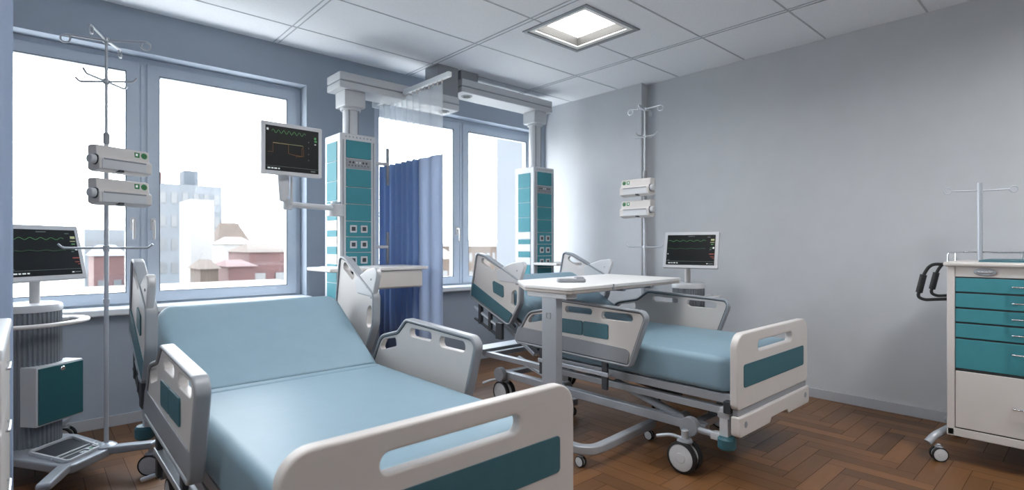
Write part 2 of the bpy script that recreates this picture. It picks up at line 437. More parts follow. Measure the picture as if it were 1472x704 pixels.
def section_loft(path, hw, ht, rad, m, b, capsteps=6, dips=()):
    """rounded-rectangle section (half width hw along x, half thickness ht) swept along path of (y, z)"""
    t = bmesh.new(); rings = []
    n = len(path)
    acc = [0]
    for i in range(1, n): acc.append(acc[-1] + math.dist(path[i], path[i-1]))
    Lt = acc[-1]
    def at(sv):
        for i in range(1, n):
            if sv <= acc[i]+1e-9:
                f = (sv-acc[i-1])/(acc[i]-acc[i-1]); return (path[i-1][0]*(1-f)+path[i][0]*f, path[i-1][1]*(1-f)+path[i][1]*f), i
        return path[-1], n-1
    Rp, Re = .075, .034
    ins = lambda R_, sv: R_-math.sqrt(max(0, R_*R_-(R_-sv)**2)) if sv < R_ else 0
    svals = [0, .001, .003, .007, .012, .018, .026, .034, .044, .054, .064]
    rad = Rp
    body = [rad + (Lt-2*rad)*k/240 for k in range(1, 240)]
    stat = svals + body + [Lt-v for v in reversed(svals)]
    for sv in stat:
        dx_ = ins(Rp, min(sv, Lt-sv)); dz_ = ins(Re, min(sv, Lt-sv))
        (y, z), i = at(sv)
        e = .02
        (ya, za), _ = at(max(0, sv-e)); (yb, zb), _ = at(min(Lt, sv+e))
        tv = Vector((yb-ya, zb-za)).normalized(); nv = Vector((-tv.y, tv.x))
        prof = rrect(-hw+dx_, -ht+dz_, hw-dx_, ht-dz_, Re, 6)
        dp = sum(h_*math.exp(-((sv-s_)/w_)**2) for s_, h_, w_ in dips)
        rings.append([t.verts.new((u, y+nv.x*(v-(dp if v > 0 else 0)), z+nv.y*(v-(dp if v > 0 else 0)))) for u, v in prof])
    for p, q in zip(rings, rings[1:]):
        for k in range(len(p)): t.faces.new((p[k], p[(k+1) % len(p)], q[(k+1) % len(p)], q[k]))
    t.faces.new(rings[0][::-1]); t.faces.new(rings[-1])
    b.merge(t, m)

def smooth_path(pts, r, n=10):
    return [(p[1], p[2]) for p in fillet([(0, a, c) for a, c in pts], r, n)]

FOOT = [(.57, .475, .035), (.45, .79, .045), (1.08, .812, .06), (1.17, .748, .05), (1.36, .71, .10), (1.52, .49, .03)]
HEAD = [(1.55, .585, .05), (1.44, .75, .10), (1.435, .905, .05), (1.81, 1.07, .06), (1.91, 1.088, .035), (1.985, .755, .03)]
WING = [(1.455, .88, .02), (1.43, .93, .04), (1.38, 1.038, .03), (1.52, 1.02, .06), (1.70, .96, .03), (1.66, .89, .03)]

def make_bed(loc, S, label):
    root = empty('hospital_bed', label, 'hospital bed', (loc[0], loc[1], 0), 0, 'hospital beds')
    Y = (lambda v: .105+.835*v) if S < .95 else (lambda v: v)
    sc = lambda P: [(Y(p[0]),) + tuple(p[1:]) for p in P]
    xo, xi = -.485, -.443
    # mattress
    fold, ang = 1.17*S if S > .95 else 1.19, R(31 if S < .95 else 29)
    hl = .585 if S < .95 else .72
    p = [(.06, .51), (fold, .51), (fold+hl*math.cos(ang), .51+hl*math.sin(ang))]
    m = B(); section_loft(smooth_path(p, .03), .402, .087, .055, M['matt'], m, dips=((fold-.06+.0, .020, .014), (fold-.06-.085, .007, .007)))
    mo = m.obj('mattress', root, ang=60)
    # deck
    d = B()
    for x in (-.39, .36): d.box(x, .05, .375, x+.03, fold, .418, M['paintmetal'], .004)
    for k in range(6): d.box(-.38, .07+k*(fold-.14)/5, .385, .38, .12+k*(fold-.14)/5, .41, M['paintmetal'], .004)
    d.obj('deck_frame', root)
    d = B(); Xr = Matrix.Translation((0, fold, .40)) @ Matrix.Rotation(ang, 4, 'X')
    d.box(-.40, 0, -.02, .40, hl+.10, .008, M['grey'], .008, Xr)
    d.obj('backrest_deck', root)
    d = B(); 
    for x in (-.29, .26): d.box(x, .55, -.16, x+.03, hl-.02, -.13, M['dark'], .004, Xr)
    for v in (.16, .34, hl-.05): d.cyl((-.36, v, -.06), (.36, v, -.06), .014, M['dark'], Xr)
    for x in (-.40, -.37, .36): d.box(x, .2, -.115, x+.022, hl+.1, -.085, M['steel'], .006, Xr); d.box(x, .35, -.08, x+.02, .40, -.02, M['dark'], .004, Xr)
    d.obj('backrest_mechanism', root)
    # upper frame
    u = B()
    L = 1.95*S
    for x in (-.385, .345): u.box(x, .06, .315, x+.04, L, .352, M['paintmetal'], .006)
    u.box(-.40, L-.03, .33, .40, L+.12, .37, M['paintmetal'], .006)
    for y in (.10, L*.5, L-.06): u.box(-.36, y-.02, .317, .36, y+.02, .350, M['paintmetal'], .005)
    u.obj('upper_frame', root)
    # lower frame and lift arms
    l = B()
    for x in (-.36, .31): l.box(x, .20, .185, x+.05, L-.14, .235, M['paintmetal'], .008)
    for y in (.27, L-.20): l.box(-.40, y-.03, .19, .40, y+.03, .23, M['paintmetal'], .008)
    for y in (.27, L-.20):
        for x in (-.385, .385): l.cyl((x-.02, y, .215), (x+.02, y, .215), .05, M['grey'])
    l.obj('lower_frame', root)
    for x in (-.30, .30):
        a = B(); a.tube([(x, .36, .22), (x, .80*S, .33)], .022, M['steel']); a.cyl((x-.035, .36, .22), (x+.035, .36, .22), .032, M['grey']); a.obj('lift_arm', root)
        a = B(); a.tube([(x, L-.75, .22), (x, L-.30, .33)], .022, M['steel']); a.cyl((x-.035, L-.75, .22), (x+.035, L-.75, .22), .032, M['grey']); a.obj('lift_arm', root)
    a = B(); a.cyl((.0, .55, .25), (.0, .95*S+.1, .31), .03, M['dark']); a.cyl((0, .95*S+.08, .308), (0, .95*S+.26, .325), .014, M['chrome']); a.obj('lift_actuator', root)
    # foot posts with teal bumpers
    for x in (-.40, .28):
        for y in (.075, L+.10):
            q = B(); z1 = .36 if y < 1 else .42; dz = (0 if x < 0 else .04) if y < 1 else .09
            q.box(x-.022, y-.022, .20+dz, x+.022, y+.022, z1, M['lt'], .005)
            q.box(x-.024, y-.03, z1-.05, x+.024, y+.03, z1-.02, M['steel'], .004)
            po = q.obj('corner_post', root)
            q = B(); q.lathe([(0, .165+dz), (.034, .165+dz), (.042, .175+dz), (.042, .215+dz), (.034, .225+dz), (0, .225+dz)], M['teal'], Matrix.Translation((x+math.copysign(.012, x), y-.012 if y < 1 else y+.012, 0)), 20)
            q.obj('corner_bumper', po)
    for x in (-.385, .385): t = B(); t.tube([(x, .27, .21), (x, .12, .21)], .016, M['steel']); t.box(x-.025, .10, .19, x+.025, .15, .225, M['lt'], .006); t.obj('bumper_bracket', root)
    # castors
    for x, y, lv in ((-.435, .27, (.0, .16)), (.33, .45, None), (-.33, L-.18, (-.12, .10)), (.33, L-.18, None)):
        castor(root, x, y, .079, lever=lv, ztop=.21)
    # footboard
    f = B(); out = roundpoly([(-.44, .362, .03), (.44, .362, .03), (.44, .722, .075), (-.44, .722, .075)], 8)
    slot = rrect(-.215, .618, .215, .668, .024, 8)
    f.prism(out, [slot], -.001, .036, M['white'], XZ, .007)
    fo = f.obj('footboard', root)
    q = B(); q.prism(rrect(-.375, .462, .375, .572, .014), [], -.0035, .004, M['teal'], XZ, .001); q.obj('footboard_inlay', fo)
    q = B(); q.prism([(-.425, .33), (.425, .33), (.425, .364), (-.425, .364)], [], .003, .03, M['grey'], XZ, .003); q.obj('footboard_joint_strip', fo)
    q = B(); lo = roundpoly([(-.435, .238, .02), (-.10, .238, .01), (-.08, .262, .01), (.12, .262, .01), (.14, .238, .01), (.435, .238, .02), (.435, .335, .01), (-.435, .335, .01)], 4)
    q.prism(lo, [], -.012, .034, M['white'], XZ, .007)
    for x in (-.375, .375): q.cyl((x, -.014, .292), (x, -.008, .292), .016, M['rim'])
    q.obj('footboard_bumper', fo)
    for x in (-.42, .42): q = B(); q.box(x-.02, .034, .34, x+.02, .07, .40, M['dark'], .006); q.obj('footboard_latch', fo)
    # rails
    def rail(name, P, side, wing=False):
        outl = roundpoly(sc(P), 8)
        x0, x1 = (xo, xi) if side < 0 else (-xi, -xo)
        holes = []
        if name == 'foot_side_rail':
            holes = [rrect(Y(.555), .722, Y(.765), .765, .021), rrect(Y(.835), .735, Y(1.04), .772, .018),
                     roundpoly(sc([(1.18, .675, .012), (1.19, .712, .012), (1.33, .69, .035), (1.385, .63, .012), (1.30, .648, .01)]), 5)]
        else:
            holes = [roundpoly(sc([(1.70, .99, .022), (1.715, .952, .022), (1.86, 1.015, .022), (1.845, 1.053, .022)]), 6),
                     roundpoly(sc([(1.478, .735, .022), (1.535, .725, .03), (1.53, .82, .03), (1.472, .85, .022)]), 5)]
        b = B(); b.prism(inset(outl, .006), holes, x0+.007, x1-.007, M['white'], YZ, .004)
        ro = b.obj(name, root)
        b = B(); b.prism(outl, [inset(outl, .015)], x0, x1, M['rim'], YZ, .007); b.prism(inset(outl, .013), [inset(outl, .0185)], x0+.0055, x1-.0055, M['dark'], YZ, .001); b.obj('rail_rim', ro)
        xo_, xd = (x0+.007, -1) if side < 0 else (x1-.007, 1)     # outer face
        def pad(pts, m, nm, dep=.003):
            q = B(); q.prism(pts, [], min(xo_, xo_+xd*dep)-.002, max(xo_, xo_+xd*dep)+.002, m, YZ, .0015); q.obj(nm, ro)
        if name == 'foot_side_rail':
            pad(rrect(Y(.715), .61, Y(.90), .695, .012), M['teal'], 'rail_control_panel'); pad(rrect(Y(.905), .61, Y(1.075), .695, .012), M['teal'], 'rail_control_panel')
            pad(roundpoly(sc([(.585, .495, .012), (.565, .575, .03), (1.46, .60, .015), (1.50, .508, .012)]), 5), M['grey'], 'rail_lower_band')
            q = B()
            for yv in (.75, 1.25): q.box(min(x0, x1)+.012, Y(yv)-.02, .32, min(x0, x1)+.03, Y(yv)+.02, .50, M['dark'], .004)
            q.box(min(x0, x1)+.008, Y(.72), .395, min(x0, x1)+.034, Y(1.28), .42, M['steel'], .004)
            q.obj('rail_link_arm', ro)
        else:
            pad(roundpoly(sc([(1.605, .775, .012), (1.61, .86, .014), (1.725, .895, .014), (1.715, .81, .012)]), 5), M['teal'], 'rail_control_panel')
            pad(roundpoly(sc([(1.56, .612, .012), (1.515, .675, .012), (1.955, .868, .012), (1.968, .775, .015)]), 5), M['teal'], 'rail_lower_band')
            wx = (x0+.004, x0+.032)
            q = B(); q.prism(roundpoly(sc(WING), 6), [], wx[0], wx[1], M['lt'], YZ, .007)
            q.box(wx[0]+.002, Y(1.456), .872, wx[1]-.002, Y(1.49), .90, M['grey'], .004)
            for yv, zv in ((1.47, .97), (1.52, .93)): q.cyl((wx[0]-.003, Y(yv), zv), (wx[0]+.001, Y(yv), zv), .006, M['rim'])
            q.obj('rail_wing', ro)
            q = B(); xm = (x0+x1)/2
            q.tube([(xm, Y(1.64), .555), (xm, Y(1.95), .685)], .011, M['steel']); q.tube([(xm, Y(1.66), .50), (xm, Y(1.94), .605)], .011, M['dark'])
            q.box(xm-.012, Y(1.63), .485, xm+.012, Y(1.70), .60, M['dark'], .006); q.box(xm-.012, Y(1.75), .53, xm+.012, Y(1.78), .67, M['dark'], .005)
            q.box(xm-.014, Y(1.86), .57, xm+.014, Y(1.89), .735, M['dark'], .005)
            q.obj('rail_mechanism', ro)
        return ro
    for side in (-1, 1):
        rail('foot_side_rail', FOOT, side); rail('head_side_rail', HEAD, side)
    return root
make_bed((.80, 1.09), .89, 'white hospital bed in the foreground with raised pale blue mattress, nearest the left window')
make_bed((2.88, 1.14), 1., 'white hospital bed beside the plain grey right wall, under the overbed table')

# ------------------------------------------------------------------ monitors
def monitor(parent, w, h, X, kind, flip=1, name='monitor'):
    """faces -y in its own frame, centre at the origin"""
    b = B(); b.prism(rrect(-w/2, -h/2, w/2, h/2, .008), [], -.012, .022, M['bezel'], X @ XZ, .004)
    b.prism(rrect(-w/2+.04, -h/2+.04, w/2-.04, h/2-.04, .02), [], .018, .04, M['lt'], X @ XZ, .006)
    mo = b.obj(name, parent)
    s = B(); e = .024; sw, sh = w/2-e, h/2-e
    s.box(-sw, -.0145, -sh, sw, -.008, sh, M['screen'], .001, X)
    yv = -.0155
    def wave(z, a, per, m, x0=-.95, x1=.62, shape=0, r=.0011):
        pts = []; n = 60
        for k in range(n+1):
            f = k/n; x = (x0+(x1-x0)*f)*sw
            ph = f*per
            v = math.sin(2*PI*ph) if shape == 0 else max(-.4, math.sin(2*PI*ph))*(1 if (k % 2) else .6)
            pts.append((x, yv, z*sh + a*sh*v))
        s.tube(pts, r, m, X, res=1)
    def blob(x, z, ww, hh, m): s.box(x*sw-ww*sw, yv-.0006, z*sh-hh*sh, x*sw+ww*sw, yv+.001, z*sh+hh*sh, m, .0004, X)
    if kind == 'vitals':
        wave(.60, .045, 5.5, M['tg']); wave(.08, .02, 3.5, M['tdg'])
        blob(-.02, .90, .10, .02, M['tgrey']); blob(.12, .90, .03, .02, M['tgrey']); blob(.74, .84, .06, .02, M['tgrey'])
        blob(.86, .66, .035, .055, M['ty']); blob(.93, .66, .03, .055, M['ty']); blob(.88, .49, .08, .015, M['ty']); blob(.88, .36, .05, .025, M['tg'])
        blob(.84, .13, .03, .03, M['tdg']); blob(.94, .13, .035, .055, M['tw']); blob(.82, .02, .04, .02, M['tgrey'])
        blob(.88, -.27, .10, .025, M['tr']); blob(.9, -.45, .07, .015, M['tr']); blob(.95, -.55, .04, .015, M['tr'])
        blob(0, -.76, .98, .008, M['tgrey'])
        for k, ww in enumerate((.05, .03, .045, .03)): blob(-.85+k*.11, -.88, ww, .03, M['tw'])
        blob(-.93, -.28, .025, .025, M['tw']); blob(-.9, -.70, .05, .02, M['tgrey']); blob(.72, -.90, .03, .025, M['tw']); blob(.86, -.90, .09, .025, M['tgrey'])
    else:
        wave(.76, .075, 6.5, M['tg'], -.78, .48)
        blob(-.93, .82, .035, .05, M['tw']); blob(.86, .66, .04, .05, M['tg']); blob(.88, .53, .05, .035, M['tg']); blob(.86, .38, .03, .02, M['tw'])
        sq = [(-.92, -.18), (-.74, -.18), (-.74, .22), (-.17, .22), (-.17, -.18), (.0, -.22), (.34, -.24), (.34, .10), (.40, .22), (.40, -.24), (.10, -.28)]
        s.tube([(x*sw, yv, z*sh) for x, z in sq], .0013, M['to'], X, res=1)
        s.tube([(-.74*sw, yv-.0006, .24*sh), (.38*sw, yv-.0006, .24*sh)], .001, M['ty'], X, res=1)
        for k in range(4): blob(.60, .45-.28*k, .012, .03, M['tgrey'])
        blob(0, -.80, .97, .007, M['tgrey'])
        for k, ww in enumerate((.05, .04, .05, .03)): blob(-.88+k*.12, -.90, ww, .03, M['tw'])
        blob(.78, -.90, .09, .03, M['tgrey'])
    s.obj('screen', mo)
    return mo

# ------------------------------------------------------------------ monitor trolleys with drip poles
def trolley(loc, rz, mir, pole, label, hs, hookrot, mtilt=13):
    root = empty('monitor_trolley', label, 'medical trolley', loc, rz, 'monitor trolleys')
    F = Matrix.Diagonal((mir, 1, 1, 1))
    # ribbed column
    b = B(); n = 40
    outl = []
    for k in range(n*4):
        a = 2*PI*k/(n*4); outl.append(((.118 + (.004 if (k % 4) < 2 else -.003))*math.cos(a), (.118 + (.004 if (k % 4) < 2 else -.003))*math.sin(a)))
    b.prism(outl, [], .13, .805, M['rib'], XY, 0.001); b.obj('ribbed_column', root, ang=25)
    b = B(); b.lathe([(0, .845), (.105, .845), (.122, .838), (.127, .822), (.124, .803), (0, .803)], M['lt'], None, 40); b.obj('top_cap', root)
    # hoop handle
    b = B(); pts = [(.215*math.cos(a), -.02+.185*math.sin(a)*1.0, .745) for a in [PI + PI*k/24 for k in range(25)]]
    pts = [(-.20, .10, .745)] + pts + [(.20, .10, .745)]
    t = bmesh.new(); rings = []
    for i, p in enumerate(pts):
        q0 = Vector(pts[max(0, i-1)]); q1 = Vector(pts[min(len(pts)-1, i+1)]); tv = (q1-q0).normalized(); nv = Vector((-tv.y, tv.x, 0))
        rings.append([t.verts.new(Vector(p) + nv*u + Vector((0, 0, v))) for u, v in rrect(-.022, -.009, .022, .009, .008, 3)])
    for p, q in zip(rings, rings[1:]):
        for k in range(len(p)): t.faces.new((p[k], p[(k+1) % len(p)], q[(k+1) % len(p)], q[k]))
    t.faces.new(rings[0]); t.faces.new(rings[-1][::-1])
    b.merge(t, M['white'])
    for x in (-.15, .15): b.box(x-.02, -.04, .735, x+.02, .05, .755, M['lt'], .006)
    b.obj('hoop_handle', root)
    # storage box
    b = B(); b.box(-.103, -.150, .245, .142, -.045, .539, M['lt'], .006, F); bo = b.obj('storage_box', root)
    b = B(); b.box(-.094, -.158, .255, .136, -.149, .531, M['teald'], .003, F)
    dr = b.obj('storage_box_door', bo)
    b = B(); b.cyl((.02, -.166, .512), (.02, -.157, .512), .012, M['chrome'], F); b.obj('storage_box_latch', bo)
    # base
    b = B(); plate = roundpoly([(-.25, -.49, .04), (.02, -.47, .05), (.14, -.12, .06), (.13, .14, .06), (-.10, .16, .06), (-.19, -.08, .08)], 6)
    b.prism(plate, [], .095, .135, M['paintmetal'], F, .01)
    tray = roundpoly([(-.215, -.45, .02), (-.02, -.43, .02), (.09, -.14, .03), (-.145, -.145, .03)], 5)
    b.prism(tray, [inset(tray, .012)], .132, .150, M['lt'], F, .003)
    b.prism(inset(tray, .014), [], .133, .139, M['dark'], F, .001)
    bo = b.obj('trolley_base', root)
    b = B(); 
    for k in range(3):
        X = F @ Matrix.Translation((-.10+k*.045, -.42+.014*k, .141)) @ Matrix.Rotation(R(-5), 4, 'Z')
        b.box(-.015, -.022, 0, .015, .022, .006, M['lt'], .002, X); b.cyl((0, 0, .004), (0, 0, .008), .009, M['green'] if k else M['lt'], X)
    b.box(-.20, -.345, .138, .035, -.335, .146, M['lt'], .002, F); b.box(-.205, -.375, .138, .02, -.369, .144, M['lt'], .002, F)
    b.obj('control_strip', bo)
    for tip, st in (((.025, -.66), (-.01, -.40)), ((-.45, -.60), (-.19, -.42)), ((.30, .14), (.08, .06)), ((-.28, .26), (-.08, .10))):
        if mir < 0 and tip[1] > .1 and tip[0] < 0: tip = (-.26, .22)
        lg = B(); mid = ((st[0]+tip[0])/2, (st[1]+tip[1])/2)
        d = Vector((tip[0]-st[0], tip[1]-st[1])); ln = d.length; X = F @ Matrix.Translation((st[0], st[1], 0)) @ Matrix.Rotation(math.atan2(d.y, d.x), 4, 'Z')
        prof = roundpoly([(0, .098, .01), (ln*.5, .112, .2), (ln+.02, .135, .02), (ln+.02, .165, .02), (ln*.5, .15, .2), (0, .134, .01)], 5)
        lg.prism(prof, [], -.026, .026, M['paintmetal'], X @ XZ, .008); lo = lg.obj('trolley_leg', root)
        castor(root, tip[0]*mir, tip[1], .052, twin=True, ztop=.15, axis=R(20))
    # monitor
    X = F @ Matrix.Translation((-.055, -.125, 1.10)) @ Matrix.Rotation(R(-mtilt), 4, 'X')
    monitor(root, .41, .282, X if mir > 0 else Matrix.Translation((.055*1, -.125, 1.10)) @ Matrix.Rotation(R(-mtilt), 4, 'X'), 'vitals')
    b = B(); b.cyl((0, -.02, .84), (0, -.02, 1.0), .022, M['white']); b.box(-.03, -.085, .955, .03, -.0, 1.03, M['lt'], .01); b.cyl((.03, -.05, .97), (.055, -.05, .97), .014, M['dark'])
    b.obj('monitor_neck', root)
    # drip pole
    px, py = pole
    b = B(); P = Matrix.Translation((px, py, 0))
    b.lathe([(0, .12), (.045, .12), (.045, .142), (.025, .155), (0, .155)], M['steel'], P, 24)
    b.cyl((0, 0, .14), (0, 0, 1.68), .0098, M['steel'], P); b.cyl((0, 0, 1.66), (0, 0, 2.17), .0065, M['steel'], P)
    b.lathe([(.006, 1.64), (.013, 1.645), (.0145, 1.69), (.010, 1.70), (.006, 1.70)], M['grey'], P, 20)
    po = b.obj('drip_pole', root)
    def hooks(z, n, ln, rot, style):
        h = B(); Z = P @ Matrix.Translation((0, 0, z)) @ Matrix.Rotation(rot, 4, 'Z')
        h.cyl((0, 0, -.012), (0, 0, .014), .014, M['steel'], Z)
        for k in range(n):
            A = Z @ Matrix.Rotation(2*PI*k/n, 4, 'Z')
            if style == 0:
                h.tube([(0, 0, 0), (ln-.02, 0, .012)], .0056, M['steel'], A)
                h.tube([(ln-.02 + .02*math.sin(q), 0, -.008+.02*math.cos(q)) for q in [2*PI*i/16*.9 for i in range(17)]], .0044, M['steel'], A, res=2)
            else:
                h.tube([(0, 0, 0), (ln-.02, 0, .0), (ln, 0, .02)], .0052, M['steel'], A, rnd=.012)
        h.obj('pole_hook_cross', po)
    hooks(2.16, 4, .19*hs, hookrot, 0); hooks(1.955, 4, .15*hs, hookrot+R(-16), 1); hooks(1.125, 2, .20*hs, hookrot, 1)
    for zc in (1.12, .86):
        h = B(); Z = P @ Matrix.Translation((0, 0, zc)); h.lathe([(.0095, -.012), (.0135, -.011), (.0135, .011), (.0095, .012)], M['steel'], Z, 20); h.obj('pole_collar', po)
    return root

def pump(loc, rz, mir, label):
    root = empty('infusion_pump', label, 'infusion pump', loc, rz, 'infusion pumps on drip poles')
    F = Matrix.Diagonal((mir, 1, 1, 1)); l0, l1 = -.101, .155
    prof = roundpoly([(-.075, .0, .008), (-.02, -.012, .008), (.01, .0, .01), (.01, .118, .01), (-.05, .118, .012), (-.055, .062, .01), (-.075, .055, .01)], 4)
    b = B(); XX = F @ Matrix(((0, 0, 1, 0), (1, 0, 0, 0), (0, 1, 0, 0), (0, 0, 0, 1)))
    b.prism(prof, [], l0, l1, M['white'], XX, .004); b.obj('pump_body', root)
    b = B(); b.box(l0+.012, -.079, .002, l1-.03, -.07, .05, M['lt'], .004, F); b.box(l0+.02, -.082, .046, l1-.034, -.07, .053, M['grey'], .002, F); b.obj('syringe_cover', root)
    b = B(); b.cyl((l0-.028, -.045, .045), (l0+.002, -.045, .045), .022, M['lt'], F); b.cyl((l0-.004, -.045, .045), (l0+.006, -.045, .045), .026, M['dark'], F); b.obj('pump_knob', root)
    b = B(); b.box(l1-.075, -.0545, .08, l1-.05, -.049, .106, M['green'], .002, F); b.box(l1-.071, -.0555, .088, l1-.06, -.053, .100, M['tw'], .001, F)
    b.cyl((l1-.026, -.0545, .092), (l1-.026, -.049, .092), .016, M['green'], F); b.cyl((l1-.026, -.056, .092), (l1-.026, -.054, .092), .008, M['tdg'], F); b.obj('pump_display', root)
    b = B(); b.box(-.012, -.08, -.008, .012, -.05, .004, M['dark'], .002, F)
    b.box(-.025, .008, .03, .025, .03, .09, M['grey'], .004, F); b.obj('pole_clamp', root)
    return root

TL = (.0, 3.665, 0); a = R(39.9)
trolley(TL, a, 1, (.0, -.434), 'monitor trolley with teal storage box and tall drip pole, in front of left window', 1., R(-64.4))
px, py = .281, 3.333
off = .03
for z, w in ((1.505, 'upper white infusion pump on the drip pole in front of left window'), (1.345, 'lower white infusion pump on the drip pole in front of left window')):
    pump((px+off*.46, py-off*.89, z), R(27.4), 1, w)
TR = (3.85, 2.19, 0); a2 = math.atan2(-.972, .227)
trolley(TR, a2, -1, (-.212, -.381), 'monitor trolley behind the far bed, standing against the plain grey right wall', .72, 0.)
f2 = Vector((-.972, -.227)); r2 = Vector((.227, -.972))
p2 = Vector(TR[:2]) + f2*.381 + r2*(-.212)
for z, w in ((1.515, 'upper white infusion pump on the drip pole by the grey wall'), (1.355, 'lower white infusion pump on the drip pole by the grey wall')):
    pump((p2.x-.03, p2.y-.0, z), R(-90), -1, w)

# ------------------------------------------------------------------ ceiling supply pendants
def pendant(x0, y0, ztop, armz, armx, blockx, zbot, label, full):
    w, d = .287, .272; x1, y1 = x0+w, y0+d
    cx, cy = (x0+x1)/2, (y0+y1)/2
    root = empty('ceiling_pendant', label, 'medical supply pendant', (cx, cy, 0), 0, 'ceiling supply pendants')
    T_ = Matrix.Translation((-cx, -cy, 0))
    b = B(); b.box(x0, y0, zbot, x1, y1, ztop, M['lt'], .012, T_, 3)
    for xx in (x0+.018, x1-.018-.012): b.box(xx, y0-.002, zbot+.02, xx+.012, y0+.004, ztop-.05, M['rim'], .001, T_)
    for k in range(8): b.cyl((x0+.045+k*.028, y0-.001, ztop-.025), (x0+.045+k*.028, y0+.003, ztop-.025), .007, M['rim'], T_, 12)
    co = b.obj('pendant_column', root)
    # front panels
    zz = ztop-.05; A0, A1 = x0+.045, x1-.045
    hs = [(.135, 't'), (.075, 'c'), (.135, 't'), (.125, 't'), (.125, 't'), (.115, 's'), (.115, 's'), (.115, 's'), (.13, 't'), (.13, 't')]
    for hh, kind in hs:
        z1 = zz; z0 = zz-hh+.006; zz -= hh
        if z0 < zbot+.02: break
        b = B(); b.box(A0, y0-.006, z0, A1, y0+.004, z1, M['rim'] if kind == 'c' else M['tealp'], .002, T_)
        if kind == 'c':
            b.box(A0+.008, y0-.009, z0+.008, A1-.008, y0-.004, z1-.008, M['grey'], .002, T_)
            for k in range(6): b.box(A0+.02+k*.026, y0-.011, z0+.035, A0+.034+k*.026, y0-.007, z0+.05, M['lt'] if k in (2, 3) else M['dark'], .001, T_)
            for k in range(7): b.cyl((A0+.02+k*.025, y0-.0105, z0+.02), (A0+.02+k*.025, y0-.008, z0+.02), .005, M['dark'], T_, 10)
        po = b.obj('control_module' if kind == 'c' else 'front_panel', co)
        if kind == 's':
            for xx in (cx-.045, cx+.04):
                s = B(); zc = (z0+z1)/2
                s.box(xx-.027, y0-.012, zc-.027, xx+.027, y0-.004, zc+.027, M['lt'], .003, T_); s.box(xx-.015, y0-.014, zc-.015, xx+.015, y0-.010, zc+.015, M['dark'], .002, T_)
                s.obj('power_socket', co)
    # side panels
    zz = ztop-.06
    for k, (hh, m) in enumerate([(.145, 'tealp'), (.145, 'tealp'), (.145, 'tealp'), (.145, 'tealp'), (.07, 'lt'), (.05, 'tealp'), (.07, 'lt'), (.06, 'tealp'), (.07, 'lt'), (.14, 'tealp'), (.14, 'tealp')]):
        if zz-hh < zbot+.02: break
        b = B(); b.box(x0-.005, y0+.05, zz-hh+.004, x0+.004, y1-.05, zz, M[m], .002, T_); b.obj('side_panel', co); zz -= hh
    # drop tube and collar
    b = B(); b.cyl((cx, cy, ztop-.01), (cx, cy, armz-.10), .058, M['lt'], T_, 32); b.cyl((cx, cy, ztop-.005), (cx, cy, ztop+.012), .075, M['lt'], T_, 32)
    for q in (-.8, -2.2): b.cyl((cx+.06*math.cos(q), cy+.06*math.sin(q), ztop), (cx+.06*math.cos(q), cy+.06*math.sin(q), armz-.1), .006, M['grey'], T_, 8)
    b.obj('drop_tube', root)
    b = B(); b.box(cx-.085, cy-.085, armz-.12, cx+.085, cy+.085, armz+.002, M['lt'], .012, T_); b.cyl((cx, cy, armz-.14), (cx, cy, armz-.115), .075, M['lt'], T_, 32); b.obj('swivel_joint', root)
    # arm
    ya, yb = cy-.115, cy+.115
    b = B(); xa, xb = armx
    b.box(xa, ya, armz, xb, yb, armz+.05, M['lt'], .008, T_); b.box(xa+.006, ya+.006, armz+.05, xb-.006, yb-.006, armz+.058, M['rim'], 0, T_); b.box(xa, ya, armz+.058, xb, yb, armz+.118, M['lt'], .008, T_)
    ao = b.obj('pendant_arm', root)
    b = B(); lx = (xb-.10) if blockx[0] > xa+.3 else (xa+.12)
    b.cyl((lx, cy-.02, armz-.006), (lx, cy-.02, armz+.004), .05, M['lampg'], T_, 28); b.cyl((lx, cy-.02, armz-.009), (lx, cy-.02, armz-.003), .034, M['dark'], T_, 24); b.obj('arm_joint_cover', ao)
    b = B(); b.box(blockx[0], cy-.10, armz+.118, blockx[1], cy+.10, H, M['grey'], .006, T_); b.obj('ceiling_mount', root)
    if full:
        # shelf with drawer
        b = B(); b.box(1.42, 3.315, .962, 2.165, y0+.01, .987, M['wood'], .008, T_); so = b.obj('pendant_shelf', root)
        b = B(); b.box(1.565, y0+.10, .965, x0+.01, y0+.14, .985, M['white'], .006, T_); b.obj('shelf_side_rail', so)
        b = B(); b.box(1.745, 3.33, .835, 2.125, y0-.02, .962, M['lt'], .008, T_); do = b.obj('shelf_drawer', so)
        b = B(); b.box(1.755, 3.322, .845, 2.115, 3.334, .95, M['white'], .004, T_); b.obj('drawer_front', so)
        # equipment rods
        for zc, zl in ((1.775, (1.73, 1.90)), (1.125, (1.11, 1.24))):
            b = B(); b.box(x1-.004, cy-.06, zc-.012, x1+.145, cy-.035, zc+.012, M['lt'], .004, T_)
            b.cyl((x1+.145, cy-.047, zl[0]-.12), (x1+.145, cy-.047, zl[1]), .012, M['grey'], T_, 16); b.obj('equipment_rod', root)
        # monitor arm
        b = B(); jx, jy = x0-.045, 3.665
        b.cyl((jx, jy, 1.345), (jx, jy, 1.43), .058, M['lt'], T_, 28); b.box(jx, jy-.02, 1.37, x0+.01, jy+.06, 1.42, M['lt'], .006, T_)
        b.lathe([(0, .0), (.035, 0), (.038, .006), (.035, .012), (0, .012)], M['chrome'], T_ @ Matrix.Translation((jx, jy, 1.434)), 24)
        b.tube([(jx-.02, jy-.02, 1.40), (1.24, 3.56, 1.405)], .019, M['lt'], T_); b.cyl((1.24, 3.56, 1.37), (1.24, 3.56, 1.44), .03, M['lt'], T_)
        ao = b.obj('monitor_arm', root)
        b = B(); X = T_ @ Matrix.Translation((1.20, 3.515, 1.50))
